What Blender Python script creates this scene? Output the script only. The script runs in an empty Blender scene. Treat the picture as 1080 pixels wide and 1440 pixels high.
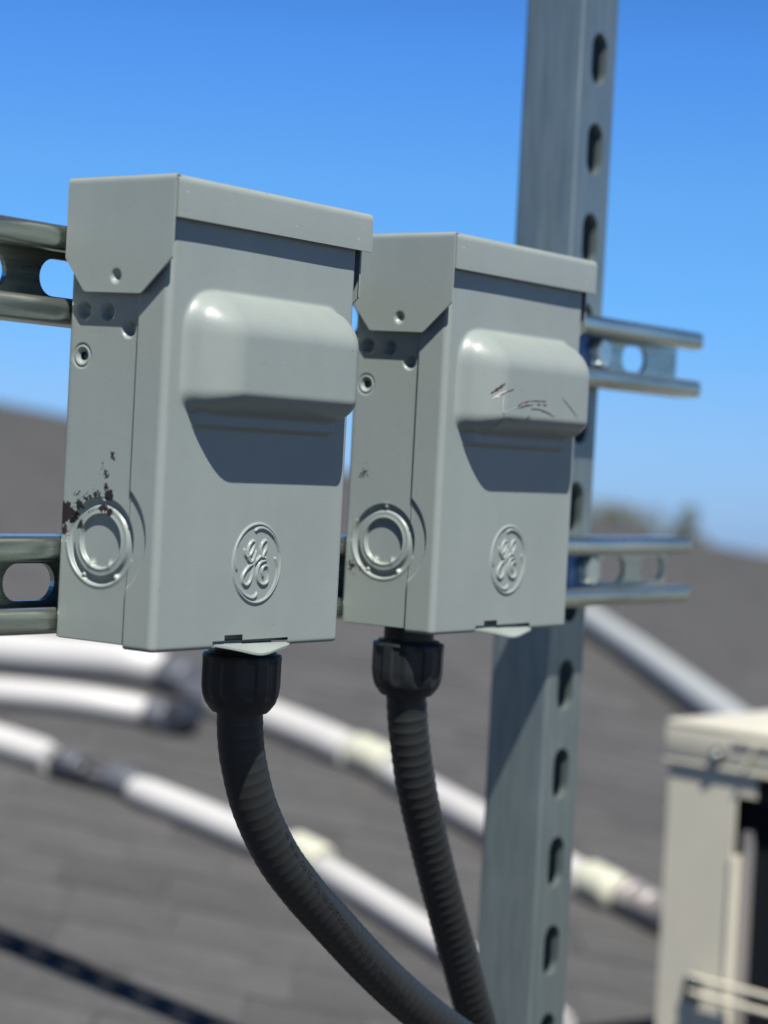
import bpy, bmesh, math, random
import numpy as np
from mathutils import Matrix, Vector
random.seed(7)
MM = 0.001
scn = bpy.context.scene
col = scn.collection

# ------------------------------------------------------------------ camera, sky, sun
# The rack (boxes, channels, post) is laid out in its own axes in millimetres: x along the rails, y away, z up.
# The rack leans about two degrees from plumb, T takes rack metres to the world.
Rc = np.array([[0.58731444, -0.8076943, 0.05188132], [0.01069729, -0.05634959, -0.99835379], [0.80928816, 0.58690258, -0.02445479]])
Cc = np.array([-637.62, -574.65, 82.83])
FPX = 2976.0
def _hor(a):
    rot = Matrix.Rotation(a, 3, Vector(Rc[0])); u = np.array(rot @ Vector((0, 0, 1))); c = Rc @ u
    return 720 - c[2] * FPX / c[1], rot
LEAN = math.radians(1.92)
if _hor(LEAN)[0] < _hor(-LEAN)[0]: LEAN = -LEAN
T = Matrix.Translation((0, 0, 5.4)) @ _hor(LEAN)[1].inverted().to_4x4()
cam_d = bpy.data.cameras.new('camera'); cam = bpy.data.objects.new('camera', cam_d); col.objects.link(cam)
M = Matrix.Identity(4)
for i in range(3):
    M[i][0] = Rc[0][i]; M[i][1] = -Rc[1][i]; M[i][2] = -Rc[2][i]; M[i][3] = Cc[i] * MM
cam.matrix_world = T @ M
cam_d.sensor_fit = 'HORIZONTAL'; cam_d.sensor_width = 36.0; cam_d.lens = FPX / 1080 * 36
cam_d.clip_start = 0.05; cam_d.clip_end = 20000
cam_d.dof.use_dof = True; cam_d.dof.focus_distance = 0.935; cam_d.dof.aperture_fstop = 99.2 / 11.0
scn.camera = cam

SUNDIR = (T.to_3x3() @ Vector((0.38, 0.47, -1.0))).normalized()
world = bpy.data.worlds.new('World'); scn.world = world; world.use_nodes = True
nt = world.node_tree; bg = nt.nodes['Background']
sky = nt.nodes.new('ShaderNodeTexSky'); sky.sky_type = 'NISHITA'; sky.sun_disc = False
sky.sun_elevation = math.asin(-SUNDIR.z); sky.sun_rotation = math.atan2(-SUNDIR.x, -SUNDIR.y)
sky.air_density = 1.0; sky.dust_density = 0.25; sky.ozone_density = 3.0; sky.altitude = 0
# the phone camera's rendering of a clear sky: cyan-blue, deeper overhead
wtc = nt.nodes.new('ShaderNodeTexCoord'); wsp = nt.nodes.new('ShaderNodeSeparateXYZ'); nt.links.new(wtc.outputs['Generated'], wsp.inputs[0])
wrp = nt.nodes.new('ShaderNodeValToRGB'); nt.links.new(wsp.outputs['Z'], wrp.inputs[0]); cr = wrp.color_ramp
cr.elements[0].position = 0.0; cr.elements[0].color = (.27, .45, .95, 1); cr.elements[1].position = 1.0; cr.elements[1].color = (.045, .095, .16, 1)
for p_, c_ in ((.06, (.32, .51, .88)), (.11, (.28, .565, .93)), (.165, (.30, .60, .94)), (.225, (.255, .57, 1.02)), (.33, (.155, .36, .63)), (.5, (.07, .155, .26))):
    e_ = cr.elements.new(p_); e_.color = (*c_, 1)
wmx = nt.nodes.new('ShaderNodeMix'); wmx.data_type = 'RGBA'; wmx.blend_type = 'MULTIPLY'; wmx.inputs[0].default_value = 1
nt.links.new(sky.outputs[0], wmx.inputs[6]); nt.links.new(wrp.outputs[0], wmx.inputs[7]); nt.links.new(wmx.outputs[2], bg.inputs[0]); bg.inputs[1].default_value = 0.074
sun_d = bpy.data.lights.new('sun', 'SUN'); sun_d.energy = 4.9; sun_d.angle = math.radians(0.5); sun_d.color = (1, 0.95, 0.87)
sun = bpy.data.objects.new('sun', sun_d); col.objects.link(sun)
sun.rotation_euler = SUNDIR.to_track_quat('-Z', 'Y').to_euler(); sun.location = (0, 0, 20)
scn.view_settings.view_transform = 'Standard'; scn.view_settings.look = 'None'
scn.view_settings.exposure = 1.0; scn.view_settings.gamma = 1.0; scn.view_settings.use_curve_mapping = False

def proj(P):
    q = Rc @ (np.array(P, float) - Cc); return 540 + FPX * q[0] / q[2], 720 + FPX * q[1] / q[2], q[2]
def raydir(u, v): return Rc.T @ np.array([(u - 540) / FPX, (v - 720) / FPX, 1.0])

# ------------------------------------------------------------------ materials
def mat(name): 
    m = bpy.data.materials.new(name); m.use_nodes = True
    n = m.node_tree; return m, n, n.nodes['Principled BSDF']
def N(n, t, **kw):
    x = n.nodes.new(t)
    for k, v in kw.items(): setattr(x, k, v)
    return x
def mth(n, op, a, b=None, clamp=False):
    x = N(n, 'ShaderNodeMath', operation=op); x.use_clamp = clamp
    for i, v in enumerate((a, b)):
        if v is None: continue
        if isinstance(v, (int, float)): x.inputs[i].default_value = v
        else: n.links.new(v, x.inputs[i])
    return x.outputs[0]
def noise(n, vec, scale, detail=3, rough=0.5):
    x = N(n, 'ShaderNodeTexNoise'); x.inputs['Scale'].default_value = scale; x.inputs['Detail'].default_value = detail; x.inputs['Roughness'].default_value = rough
    n.links.new(vec, x.inputs['Vector']); return x.outputs['Fac']
def mapr(n, v, a, b, c=0.0, d=1.0):
    x = N(n, 'ShaderNodeMapRange'); n.links.new(v, x.inputs[0])
    for i, q in enumerate((a, b, c, d)): x.inputs[i + 1].default_value = q
    return x.outputs[0]
def mixc(n, f, a, b):
    x = N(n, 'ShaderNodeMix', data_type='RGBA')
    if isinstance(f, (int, float)): x.inputs[0].default_value = f
    else: n.links.new(f, x.inputs[0])
    for i, v in ((6, a), (7, b)):
        if isinstance(v, tuple): x.inputs[i].default_value = (*v, 1)
        else: n.links.new(v, x.inputs[i])
    return x.outputs[2]
def bump(n, b, h, strength, dist):
    x = N(n, 'ShaderNodeBump'); x.inputs['Strength'].default_value = strength; x.inputs['Distance'].default_value = dist
    n.links.new(h, x.inputs['Height']); n.links.new(x.outputs[0], b.inputs['Normal'])

def paint_mat(name, chips=(), flecks=(), streaks=()):
    """grey enamel; chips: worn brown spots (x,y,z,r,amount) mm in box axes; flecks: pale nicks; streaks: scraped scuffs"""
    m, n, b = mat(name)
    tc = N(n, 'ShaderNodeTexCoord').outputs['Object']
    mpd = N(n, 'ShaderNodeMapping'); n.links.new(tc, mpd.inputs['Vector']); mpd.inputs['Scale'].default_value = (1, 1, .16)
    base = mixc(n, mapr(n, mth(n, 'ADD', mth(n, 'MULTIPLY', noise(n, tc, 14, 4, 0.6), .6), mth(n, 'MULTIPLY', noise(n, mpd.outputs[0], 70, 5, 0.65), .4)), .36, .64), (0.176, 0.206, 0.199), (0.198, 0.229, 0.221))
    base = mixc(n, mapr(n, noise(n, tc, 350, 2), 0.3, 0.75), base, mixc(n, 0.5, base, (0.19, 0.22, 0.212)))
    rough = mapr(n, noise(n, tc, 45, 6, .65), 0.3, 0.7, 0.29, 0.46)
    metal = None
    def mask(spots, nz, soft=0.03, base_t=0.62):
        tot = None
        for (x, y, z, r, a) in spots:
            d = N(n, 'ShaderNodeVectorMath', operation='DISTANCE'); n.links.new(tc, d.inputs[0]); d.inputs[1].default_value = (x * MM, y * MM, z * MM)
            f = mth(n, 'MULTIPLY', mth(n, 'SUBTRACT', 1.0, mth(n, 'DIVIDE', d.outputs['Value'], r * MM), True), a)
            tot = f if tot is None else mth(n, 'MAXIMUM', tot, f)
        s = mth(n, 'ADD', nz, mth(n, 'MULTIPLY', tot, 0.38))
        on = mapr(n, tot, 0.0, 0.02)
        return mth(n, 'MULTIPLY', mapr(n, s, base_t, base_t + soft), on)
    if chips:
        mk = mask(chips, mth(n, 'ADD', mth(n, 'MULTIPLY', noise(n, tc, 480, 5, 0.7), .6), mth(n, 'MULTIPLY', noise(n, tc, 1300, 3, 0.6), .4)), 0.015, 0.64)
        base = mixc(n, mk, base, mixc(n, noise(n, tc, 900, 2), (0.008, 0.006, 0.006), (0.022, 0.014, 0.013)))
    if streaks:
        mp = N(n, 'ShaderNodeMapping'); n.links.new(tc, mp.inputs['Vector'])
        mp.inputs['Rotation'].default_value = (0, math.radians(14), 0); mp.inputs['Scale'].default_value = (1, 1, 9)
        mk = mask(streaks, noise(n, mp.outputs[0], 120, 5, 0.6), 0.03, 0.70)
        base = mixc(n, mk, base, (0.10, 0.055, 0.042))
        mk = mask(streaks, noise(n, mp.outputs[0], 170, 4, 0.7), 0.03, 0.80)
        base = mixc(n, mk, base, (0.6, 0.6, 0.58))
    if flecks:
        nz = noise(n, tc, 650, 2, 0.5)
        mk = mask(flecks, nz, 0.02, 0.862)
        base = mixc(n, mth(n, 'MULTIPLY', mk, .75), base, (0.42, 0.44, 0.43))
        v = noise(n, tc, 500, 2, 0.5)
        base = mixc(n, mth(n, 'MULTIPLY', mapr(n, v, 0.75, 0.78), 0.8), base, (0.06, 0.06, 0.06))
    n.links.new(base, b.inputs['Base Color']); n.links.new(rough, b.inputs['Roughness'])
    b.inputs['Specular IOR Level'].default_value = 0.38
    h = mth(n, 'ADD', noise(n, tc, 900, 2), mth(n, 'MULTIPLY', noise(n, tc, 120, 3), 1.5))
    bump(n, b, h, 0.12, 0.0004)
    return m
def zinc_mat(name, c0, c1, rough=(0.25, 0.45), metal=0.9, stretch=(1, 1, 1)):
    m, n, b = mat(name); tc = N(n, 'ShaderNodeTexCoord').outputs['Object']
    mp = N(n, 'ShaderNodeMapping'); n.links.new(tc, mp.inputs['Vector']); mp.inputs['Scale'].default_value = stretch
    f = noise(n, mp.outputs[0], 160, 6, 0.7)
    n.links.new(mixc(n, mapr(n, f, 0.3, 0.7), c0, c1), b.inputs['Base Color'])
    n.links.new(mapr(n, noise(n, mp.outputs[0], 60, 5, 0.7), 0.3, 0.7, *rough), b.inputs['Roughness'])
    b.inputs['Metallic'].default_value = metal
    bump(n, b, f, 0.25, 0.0006); return m
def plain(name, c, rough=0.5, metal=0.0, var=0.12, scale=40, bmp=0.0):
    m, n, b = mat(name); tc = N(n, 'ShaderNodeTexCoord').outputs['Object']; f = noise(n, tc, scale, 4, 0.6)
    n.links.new(mixc(n, f, tuple(x * (1 - var) for x in c), tuple(min(1, x * (1 + var)) for x in c)), b.inputs['Base Color'])
    b.inputs['Roughness'].default_value = rough; b.inputs['Metallic'].default_value = metal
    if bmp: bump(n, b, noise(n, tc, scale * 12, 3), bmp, 0.0005)
    return m
FLK1 = [(4, -4, 186, 14, 0.55), (120, -4, 182, 18, 0.5), (60, -4, 190, 60, 0.30), (62, -10, 146, 22, .45), (50, 0, 162, 26, 0.3), (45, -16, 108, 14, .35), (95, -16, 105, 16, .35)]
M_paint = paint_mat('grey_enamel', flecks=FLK1)
M_paint_k1 = paint_mat('grey_enamel_chipped', chips=[(1, 54, 54, 6.5, 1.3), (1, 54, 47, 5, .7), (1, 49.5, 53, 4.5, 1.0), (1, 46, 58, 4, .9), (1, 41, 61, 4, .6), (1, 36, 62.4, 4, .6), (1, 29, 62.2, 3.8, 1.3), (1, 31, 66, 2.6, .8), (1, 31.5, 71, 3.2, .7), (1, 28, 79, 3.2, .65), (1, 33, 74, 3, .5),
 (1, 39, 55, 3, .6), (1, 32, 57, 4.5, .75), (1, 28, 55.5, 3.2, .9), (1, 44.5, 49.5, 3.2, 1.0), (1, 47, 62, 3, .5)])
M_paint2 = paint_mat('grey_enamel_scuffed', flecks=FLK1, streaks=())
M_paint_k2 = paint_mat('grey_enamel_nicked', chips=[(1, 47, 76, 7, .36), (1, 51, 30, 6, .5), (1, 45, 29, 5, .45)])
M_zinc = zinc_mat('galvanised_steel', (0.26, 0.31, 0.28), (0.66, 0.70, 0.62), rough=(0.17, 0.38), metal=0.95, stretch=(0.06, 1, 1))
M_zinc_post = zinc_mat('galvanised_post', (0.15, 0.195, 0.20), (0.24, 0.29, 0.29), rough=(0.30, 0.46), metal=0.72, stretch=(1, 1, 0.1))
M_bolt = zinc_mat('bright_zinc', (0.6, 0.68, 0.62), (0.75, 0.8, 0.74), rough=(0.2, 0.35))
M_blue = plain('blue_zinc_washer', (0.10, 0.20, 0.45), 0.35, 0.7)
M_nut = plain('dark_grey_nylon', (0.012, 0.014, 0.016), 0.40, bmp=0.1)
M_hose = plain('black_pvc', (0.015, 0.0170, 0.0178), 0.42, scale=200, bmp=0.15)
for m_ in (M_hose, M_nut): m_.node_tree.nodes['Principled BSDF'].inputs['Specular IOR Level'].default_value = 0.3
M_ink = plain('black_ink', (0.002, 0.002, 0.003), 0.7)
M_cream = plain('cream_enamel', (0.45, 0.435, 0.36), 0.42, scale=12)
M_dark = plain('dark_coil', (0.012, 0.016, 0.022), 0.5)
M_alu = plain('aluminium_fins', (0.35, 0.33, 0.33), 0.5, 0.6)
M_screw = plain('dark_screw', (0.08, 0.085, 0.09), 0.35, 0.8)
M_white = plain('white_jacket', (0.37, 0.372, 0.375), 0.5, var=0.05, scale=8)
M_ivory = plain('ivory_coupling', (0.40, 0.41, 0.34), 0.5, var=0.05)
M_tape = plain('blue_grey_band', (0.015, 0.018, 0.026), 0.5)
M_tape2 = plain('grey_band', (0.07, 0.078, 0.095), 0.45)
M_pale = plain('pale_blue_grey_metal', (0.28, 0.305, 0.32), 0.6, 0.0)

# ------------------------------------------------------------------ object helpers
def make(name, me, material, parent=None, smooth=False, auto=None):
    o = bpy.data.objects.new(name, me); col.objects.link(o)
    if material and not me.materials: me.materials.append(material)
    if smooth: me.polygons.foreach_set('use_smooth', [True] * len(me.polygons))
    if auto is not None:
        me.set_sharp_from_angle(angle=math.radians(auto))
    if parent: o.parent = parent
    else: o.matrix_world = T.copy()
    return o
def tag(o, label, cat, group=None, kind=None):
    if label: o['label'] = label
    if cat: o['category'] = cat
    if group: o['group'] = group
    if kind: o['kind'] = kind
    return o
def thing(name, label, cat, loc=(0, 0, 0), group=None, rot=None):
    o = bpy.data.objects.new(name, None); col.objects.link(o); o.empty_display_size = 0.02
    M = Matrix.Translation(Vector(loc) * MM)
    if rot is not None: M = M @ rot
    o.matrix_world = T @ M
    return tag(o, label, cat, group)
def mesh(name, V, F, scale=MM):
    me = bpy.data.meshes.new(name); me.from_pydata([tuple(float(c) * scale for c in v) for v in V], [], F); me.update(); return me
def from_bm(name, bm, scale=MM):
    for v in bm.verts: v.co *= scale
    bmesh.ops.recalc_face_normals(bm, faces=bm.faces[:])
    me = bpy.data.meshes.new(name); bm.to_mesh(me); bm.free(); return me
def grid_mesh(name, P, keep=None):
    """P: (nu,nz,3) array of points in mm; keep: (nu-1,nz-1) bool"""
    nu, nz, _ = P.shape
    idx = np.arange(nu * nz).reshape(nu, nz)
    q = np.stack([idx[:-1, :-1], idx[1:, :-1], idx[1:, 1:], idx[:-1, 1:]], -1)
    if keep is not None: q = q[keep]
    q = q.reshape(-1, 4); used, inv = np.unique(q, return_inverse=True); inv = inv.reshape(-1, 4)
    V = (P.reshape(-1, 3)[used] * MM).astype(np.float32)
    me = bpy.data.meshes.new(name); me.vertices.add(len(V)); me.vertices.foreach_set('co', V.ravel())
    me.loops.add(inv.size); me.loops.foreach_set('vertex_index', inv.ravel().astype(np.int32))
    me.polygons.add(len(inv)); me.polygons.foreach_set('loop_start', np.arange(0, inv.size, 4, dtype=np.int32))
    me.update(calc_edges=True); me.validate(); return me
def add_box(bm, x0, x1, y0, y1, z0, z1, bev=0):
    r = bmesh.ops.create_cube(bm, size=1.0); vs = r['verts']
    for v in vs: v.co = Vector(((x0 + x1) / 2 + v.co.x * (x1 - x0), (y0 + y1) / 2 + v.co.y * (y1 - y0), (z0 + z1) / 2 + v.co.z * (z1 - z0)))
    if bev:
        es = list({e for v in vs for e in v.link_edges}); bmesh.ops.bevel(bm, geom=es, offset=bev, segments=2, affect='EDGES', profile=0.5)
def box_mesh(name, *a, bev=0): bm = bmesh.new(); add_box(bm, *a, bev=bev); return from_bm(name, bm)
def extrude_poly(bm, pts, vec):
    """pts: list of 3D points (closed outline), extruded by vec"""
    a = [bm.verts.new(p) for p in pts]; b = [bm.verts.new(Vector(p) + Vector(vec)) for p in pts]
    bm.faces.new(a); bm.faces.new(b[::-1]); n = len(a)
    for i in range(n): bm.faces.new((a[i], a[(i + 1) % n], b[(i + 1) % n], b[i]))
def fillet(pts, r, seg=5):
    """rounds the corners of an open 2D polyline"""
    out = [np.array(pts[0], float)]
    for i in range(1, len(pts) - 1):
        p, a, b = (np.array(pts[k], float) for k in (i, i - 1, i + 1))
        da, db = (a - p), (b - p); la, lb = np.linalg.norm(da), np.linalg.norm(db)
        rr = min(r, la * .49, lb * .49); s, e = p + da / la * rr, p + db / lb * rr
        for k in range(seg + 1):
            t = k / seg; out.append((1 - t) ** 2 * s + 2 * t * (1 - t) * p + t * t * e)
    out.append(np.array(pts[-1], float)); return out
def thick_profile(pts, th, r, seg=5):
    """open 2D centre-line with rounded bends -> closed outline of a sheet of thickness th"""
    c = fillet(pts, r, seg); c = [c[0]] + [c[i] for i in range(1, len(c)) if np.linalg.norm(c[i] - c[i - 1]) > 1e-6]
    L, R = [], []
    for i, p in enumerate(c):
        t = c[min(i + 1, len(c) - 1)] - c[max(i - 1, 0)]; t = t / np.linalg.norm(t); nn = np.array([-t[1], t[0]]) * th / 2
        L.append(p + nn); R.append(p - nn)
    return L + R[::-1]
def sweep_tube(name, path, rfun, nseg=24, ref=(0, -1, 0), twist=None, cap=True):
    """path: (n,3) mm; rfun(i,theta)->radius"""
    n = len(path); V = []; F = []; ref = np.array(ref, float)
    for i in range(n):
        t = path[min(i + 1, n - 1)] - path[max(i - 1, 0)]; t = t / np.linalg.norm(t)
        a = ref - t * (ref @ t); a /= np.linalg.norm(a); b = np.cross(t, a)
        for k in range(nseg):
            th = 2 * math.pi * k / nseg; V.append(path[i] + rfun(i, th) * (math.cos(th) * a + math.sin(th) * b))
    for i in range(n - 1):
        for k in range(nseg):
            k2 = (k + 1) % nseg; F.append((i * nseg + k, i * nseg + k2, (i + 1) * nseg + k2, (i + 1) * nseg + k))
    if cap: F.append(tuple(range(nseg))[::-1]); F.append(tuple((n - 1) * nseg + k for k in range(nseg)))
    me = mesh(name, V, F); bm = bmesh.new(); bm.from_mesh(me); bmesh.ops.recalc_face_normals(bm, faces=bm.faces[:]); bm.to_mesh(me); bm.free(); return me
def catmull(P, step):
    P = [np.array(p, float) for p in P]; P = [2 * P[0] - P[1]] + P + [2 * P[-1] - P[-2]]; out = []
    for i in range(1, len(P) - 2):
        for k in range(40):
            t = k / 40; a, b, c, d = P[i - 1:i + 3]
            out.append(0.5 * ((2 * b) + (-a + c) * t + (2 * a - 5 * b + 4 * c - d) * t * t + (-a + 3 * b - 3 * c + d) * t ** 3))
    out.append(P[-2]); out = np.array(out); s = np.concatenate([[0], np.cumsum(np.linalg.norm(np.diff(out, axis=0), axis=1))])
    q = np.arange(0, s[-1], step); return np.stack([np.interp(q, s, out[:, k]) for k in range(3)], 1)
def copy_tree(o, dx, mats=None):
    c = o.copy(); col.objects.link(c); c.matrix_world = T @ Matrix.Translation(Vector(dx) * MM) @ T.inverted() @ o.matrix_world
    def rec(src, dst):
        for ch in list(src.children):
            d = ch.copy(); col.objects.link(d); d.parent = dst
            if mats:
                for sl in d.material_slots:
                    nm = sl.material.name if sl.material else None
                    if nm in mats:
                        sl.link = 'OBJECT'; sl.material = mats[nm]
            rec(ch, d)
    rec(o, c); return c

# ------------------------------------------------------------------ the roof
pn_c = np.array([-.2, 1, .0603]); pn = Rc.T @ pn_c; PK = 637 + pn @ Cc        # plane pn.P = PK (mm, rack axes), pn points down
PN = pn / np.linalg.norm(pn)
def roofpt(u, v, lift=0):
    q = raydir(u, v); t = (PK - pn @ Cc) / (pn @ q); return Cc + q * t - PN * lift
def drop(P):                                                                   # height of P above the roof straight down
    return (PK - pn @ np.array(P, float)) / (-pn[2]) * -1
ridge_c = np.array([1, .2, 0]) / math.hypot(1, .2); RA = Rc.T @ ridge_c; RA /= np.linalg.norm(RA)
RU = np.cross(RA, PN); RU = RU if RU @ Rc[2] > 0 else -RU
O0 = roofpt(540, 1440)
dep = lambda P: Rc[2] @ (P - Cc)
b_ridge = (14300 - dep(O0)) / (RU @ Rc[2])
roofV = []
for b, lift in ((-6000, -8), (b_ridge, -8)):
    for a in (-8000, 9000): roofV.append(O0 + RA * a + RU * b - PN * lift)
for a in (-8000, 9000): roofV.append(O0 + RA * a + RU * (b_ridge + 5000) + PN * 8 + PN * 1600)
roofV += [v + np.array([0, 0, -300.0]) for v in roofV]
roof = make('roof', mesh('roof', roofV, [(0, 1, 3, 2), (2, 3, 5, 4), (6, 8, 9, 7), (8, 10, 11, 9), (0, 2, 8, 6), (2, 4, 10, 8), (1, 7, 9, 3), (3, 9, 11, 5), (0, 6, 7, 1), (4, 5, 11, 10)]), None)
tag(roof, 'dark grey shingle roof that slopes up to a ridge', None, kind='structure')
M_under, n, b = mat('asphalt_felt'); b.inputs['Base Color'].default_value = (0.04, 0.04, 0.042, 1); b.inputs['Roughness'].default_value = 0.95
roof.data.materials.append(M_under)
M_sh, n, b = mat('asphalt_shingle')
tc = N(n, 'ShaderNodeTexCoord').outputs['Object']; oi = N(n, 'ShaderNodeObjectInfo').outputs['Random']
vo = N(n, 'ShaderNodeTexVoronoi'); vo.inputs['Scale'].default_value = 3.2; n.links.new(tc, vo.inputs['Vector'])
mot = mapr(n, noise(n, tc, 6.5, 6, 0.75), .36, .64)
f = mth(n, 'ADD', mth(n, 'MULTIPLY', oi, 0.42), mth(n, 'MULTIPLY', mot, 0.62))
gr = mixc(n, f, (0.010, 0.011, 0.0125), (0.066, 0.068, 0.071))
gr = mixc(n, mapr(n, noise(n, tc, 420, 3, 0.7), 0.35, 0.65), mixc(n, 0.45, gr, (0.02, 0.02, 0.022)), mixc(n, 0.25, gr, (0.15, 0.148, 0.148)))
n.links.new(gr, b.inputs['Base Color']); b.inputs['Roughness'].default_value = 0.92; bump(n, b, noise(n, tc, 500, 3, .7), 0.5, 0.002)
EXPO, LEN = 143.0, 190.0
MR = Matrix(((RA[0], RU[0], -PN[0]), (RA[1], RU[1], -PN[1]), (RA[2], RU[2], -PN[2])))
def shingle_verts(w, th): 
    g = 0.5; c = [(g, 0), (w - g, 0), (w - g, LEN), (g, LEN)]; lo = [0.3, 0.3, -2.4, -2.4]
    return [(x, y, l) for (x, y), l in zip(c, lo)] + [(x, y, l + th) for (x, y), l in zip(c, lo)]
BF = [(3, 2, 1, 0), (4, 5, 6, 7), (0, 1, 5, 4), (1, 2, 6, 5), (2, 3, 7, 6), (3, 0, 4, 7)]
widths = (120, 165, 205, 250); ths = (1.8, 2.6)
shm = {(w, t): mesh('shingle', shingle_verts(w, t), BF) for w in widths for t in ths}
for m_ in shm.values(): m_.materials.append(M_sh)
cands = []; rnd = random.Random(3)
for j in range(int(-1200 // EXPO), int(b_ridge // EXPO)):
    bb = j * EXPO; a = -4200 - rnd.uniform(0, 300)
    if bb < 1500: a = -1900 - rnd.uniform(0, 300)
    end = 4600 if bb >= 1500 else 1900
    k = 0
    while a < end:
        w = rnd.choice(widths); P = O0 + RA * (a + w / 2) + RU * (bb + EXPO / 2); u, v, d = proj(P)
        vis = d > 0 and -100 < u < 1180 and v < 1560
        cands.append((0 if vis else 1, d, a, bb, w, ths[k % 2])); a += w; k += 1
cands.sort(); SV, SF = [], []
for i, (nv, d, a, bb, w, th) in enumerate(cands):
    base = O0 + RA * a + RU * bb
    if i < 300 and not nv:
        o = bpy.data.objects.new('shingle', shm[(w, th)]); col.objects.link(o)
        M = MR.to_4x4(); M.translation = Vector(base) * MM; o.parent = roof; o.matrix_local = M
    else:
        k0 = len(SV)
        for x, y, z in shingle_verts(w, th): SV.append(base + RA * x + RU * y - PN * z)
        SF += [tuple(k0 + q for q in f_) for f_ in BF]
o = make('shingle_courses', mesh('shingle_courses', SV, SF), M_sh, roof); o['kind'] = 'stuff'

# ------------------------------------------------------------------ slotted channels
def stadium(cx, cy, L, Hh, n=12):
    r = Hh / 2; pts = []
    for sgn, a0 in ((1, -90), (-1, 90)):
        for k in range(n + 1):
            a = math.radians(a0 + 180 * k / n); pts.append((cx + sgn * 0 + (L / 2 - r) * sgn + r * math.cos(a), cy + r * math.sin(a)))
    return pts
def slotted_plate(name, x0, x1, hh, slots, L, Hh, th, mapf):
    """plate along u from x0..x1, half height hh, slots at given u; mapf(u,v,w)->3D with w in 0..th"""
    V, F = [], []
    def put(u, v):
        V.append(mapf(u, v, 0)); V.append(mapf(u, v, th)); return len(V) - 2
    edges = [x0]
    for a, b_ in zip(slots[:-1], slots[1:]): edges.append((a + b_) / 2)
    edges.append(x1)
    for s, ea, eb in zip(slots, edges[:-1], edges[1:]):
        inner = stadium(s, 0, L, Hh); outer = []
        corners = [(eb, -hh), (eb, hh), (ea, hh), (ea, -hh)]
        n = len(inner) // 2
        for i, (u, v) in enumerate(inner):
            q = i % n; frac = q / (n - 1); right = i < n
            # walk along bottom half edge, side, top half edge
            t = frac * 3; sx = eb if right else ea; sg = -1 if right else 1
            mid = s
            if t < 1: p = (mid + (sx - mid) * t, sg * hh)
            elif t < 2: p = (sx, sg * hh + (-2 * sg * hh) * (t - 1))
            else: p = (sx + (mid - sx) * (t - 2), -sg * hh)
            outer.append(p)
        m = len(inner); I = [put(*p) for p in inner]; O = [put(*p) for p in outer]
        for i in range(m):
            j = (i + 1) % m
            for fc in ((I[i], I[j], O[j], O[i]), (I[i] + 1, O[i] + 1, O[j] + 1, I[j] + 1), (I[i], I[i] + 1, I[j] + 1, I[j])):
                F.append(fc)
            F.append((O[i], O[j], O[j] + 1, O[i] + 1))
    me = mesh(name, V, F); bm = bmesh.new(); bm.from_mesh(me)
    bmesh.ops.remove_doubles(bm, verts=bm.verts[:], dist=1e-6); bmesh.ops.dissolve_degenerate(bm, dist=1e-6, edges=bm.edges[:])
    bmesh.ops.recalc_face_normals(bm, faces=bm.faces[:]); bm.to_mesh(me); bm.free(); return me
# corners of the outer walk pass exactly through the plate's corners because t hits 1 and 2 (22 samples of 3 segments)

def channel(root, origin, axis, across, back, x0, x1, depth, slot0, pitch=49.8, L=30.5, Hh=16.0, material=None, wth=2.6):
    """C channel: axis = long direction, across = web's other direction, back = from the open side to the web"""
    ax, ac, bk = (np.array(v, float) for v in (axis, across, back)); og = np.array(origin, float); hw = 20.65; th = 2.6
    ks = [slot0 + pitch * k for k in range(-60, 60) if x0 + L / 2 + 1.5 < slot0 + pitch * k < x1 - L / 2 - 1.5]
    make('web', slotted_plate('web', x0, x1, hw - 3.0, ks, L, Hh, wth, lambda u, v, w: og + ax * u + ac * v + bk * (depth - w)), material, root)
    for sg in (1, -1):
        pr = [(hw - 3.0, depth - th / 2), (hw - th / 2, depth - th / 2), (hw - th / 2, th / 2), (11.2, th / 2), (11.2, 7.5)]
        out = thick_profile(pr, th, 2.6, 6); bm = bmesh.new()
        extrude_poly(bm, [og + ax * x0 + ac * (sg * p[0]) + bk * p[1] for p in out], ax * (x1 - x0))
        me = from_bm('flange', bm); make('flange', me, material, root, smooth=True, auto=35)
def hexbolt(root, P, d, r, material=M_bolt, hgt=6, name='bolt', washer=True):
    """bolt with its head towards -d"""
    d = np.array(d, float); a = np.cross(d, (0, 0, 1)) if abs(d[2]) < .9 else np.array([1.0, 0, 0]); a /= np.linalg.norm(a); c = np.cross(d, a); P = np.array(P, float)
    bm = bmesh.new(); extrude_poly(bm, [P + a * r * math.cos(k * math.pi / 3 + .3) + c * r * math.sin(k * math.pi / 3 + .3) for k in range(6)], -d * hgt)
    bmesh.ops.bevel(bm, geom=bm.edges[:], offset=r * .1, segments=1, affect='EDGES')
    bo = make(name, from_bm(name, bm), material, root)
    return bo

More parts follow.
